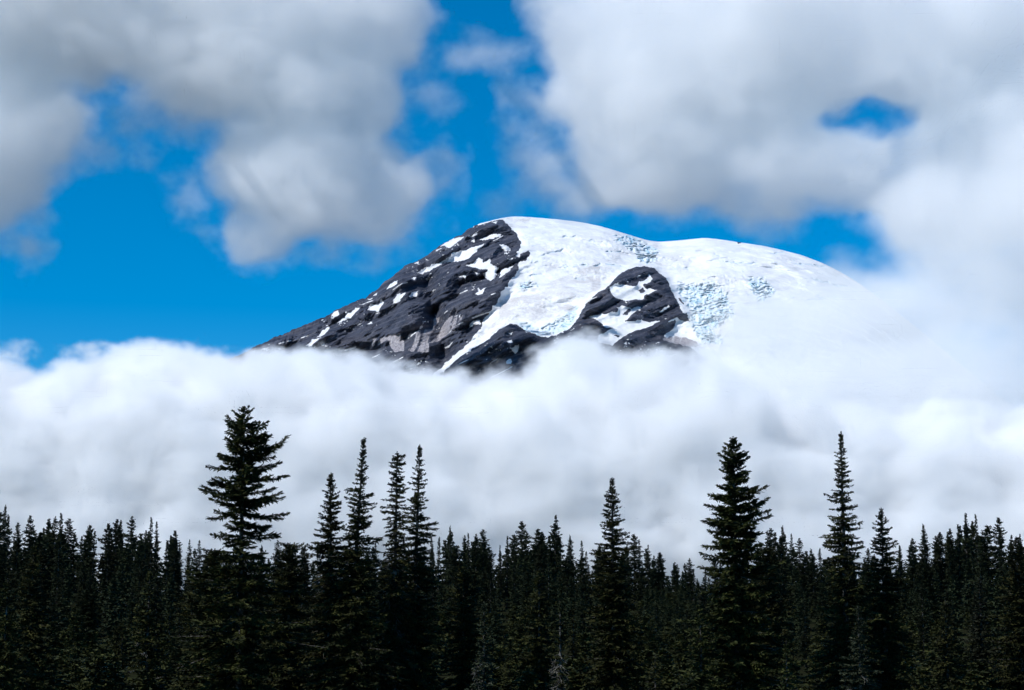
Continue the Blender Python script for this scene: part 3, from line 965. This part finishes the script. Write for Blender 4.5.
TOPS = [(-60, 512), (0, 512), (6, 505), (18, 522), (30, 515), (62, 513), (90, 524), (117, 519), (132, 516), (152, 517), (175, 530), (200, 540), (240, 548), (262, 545), (278, 540), (305, 545), (330, 545), (375, 542),
        (432, 536), (450, 526), (468, 533), (483, 529), (500, 545), (507, 536), (522, 521), (538, 528), (555, 515), (570, 535), (582, 541), (600, 545), (634, 534), (660, 552), (690, 558), (715, 556), (757, 545),
        (770, 528), (782, 526), (799, 538), (820, 548), (850, 550), (868, 548), (900, 545), (912, 538), (923, 524), (940, 532), (950, 528), (965, 513), (976, 514), (998, 517), (1012, 535), (1020, 534), (1090, 520)]


def top_line(u):
    return float(np.interp(u, *zip(*TOPS)))


# the trees whose tips make the skyline
for u, v in TOPS[1:-1]:
    plant(u, v, rng.uniform(350, 400), 'on the ridge skyline', RIDGE, True)
u = -34.0
while u < 1060:
    v = top_line(u) + abs(rng.gauss(4, 9)) + 1
    plant(u, v, rng.uniform(345, 430), 'on the ridge skyline', RIDGE, True)
    u += rng.uniform(9, 16)
# the slope below
for Y, du, dv in ((320, 24, 22), (275, 27, 42), (235, 32, 62), (198, 38, 84), (168, 46, 106), (145, 58, 126)):
    u = -30.0 + rng.uniform(0, du)
    while u < 1055:
        v = top_line(u) * 0.5 + 535 * 0.5 + dv + rng.gauss(0, 9)
        plant(u, v, Y * rng.uniform(0.93, 1.07), 'high on the slope' if Y > 230 else 'low on the slope', SLOPE, Y > 230)
        u += du * rng.uniform(0.7, 1.4)


# past the three hundred that show largest: the rest of the wood, filling the gaps behind and between them
def forest_fill():
    vs, fs, off = [], [], 0
    base = [fir_meshes(400 + k, 13.0, [(0, 0.1), (0.2, 0.8), (0.6, 1.5), (1, 1.7)], whorl=0.55, per=5, step=0.28, spray=(0.85, 0.38), gaps=0.1, bare=0.02)[0] for k in range(3)]
    for i in range(560):
        Y = rng.uniform(240, 520)
        u = rng.uniform(-140, 1164)
        v = top_line(u) + (400 - min(Y, 400)) * 0.28 + rng.uniform(5, 30)
        loc, H = spot(u, v, Y)
        H = min(max(H, 6), 20)
        c, f = base[i % 3]
        a, k = rng.uniform(0, 6.28), H / 13.0
        rot = np.array([[math.cos(a), -math.sin(a), 0], [math.sin(a), math.cos(a), 0], [0, 0, 1]]).T
        vs.append(c @ rot * [k * 0.85, k * 0.85, k] + np.array(loc))
        fs.append(f + off)
        off += len(c)
    o = mesh_np('forest', np.concatenate(vs), np.concatenate(fs), NEEDLE_FAR, False)
    tag(o, 'dark mass of firs filling the ridge behind the single trees', 'forest', None, 'stuff')


forest_fill()


def undergrowth():
    vs, fs, off = [], [], 0
    base = [fir_meshes(420 + k, 3.5, [(0, 0.1), (0.3, 0.7), (1, 1.1)], whorl=0.22, per=5, step=0.16, spray=(0.45, 0.2), gaps=0.05)[0] for k in range(3)]
    for i in range(700):
        Y = rng.uniform(118, 330)
        x = rng.uniform(-0.33, 0.33) * Y
        c, f = base[i % 3]
        a, k = rng.uniform(0, 6.28), rng.uniform(0.4, 1.25)
        rot = np.array([[math.cos(a), -math.sin(a), 0], [math.sin(a), math.cos(a), 0], [0, 0, 1]]).T
        vs.append(c @ rot * [k * 1.3, k * 1.3, k] + np.array([x, Y, float(hill(x, Y)) - 0.1]))
        fs.append(f + off)
        off += len(c)
    o = mesh_np('undergrowth', np.concatenate(vs), np.concatenate(fs), NEEDLE, False)
    tag(o, 'low dark scrub and seedlings on the forest floor', 'undergrowth', None, 'stuff')


undergrowth()
print('TREES', len([o for o in COL.objects if o.name.startswith('fir_tree')]))
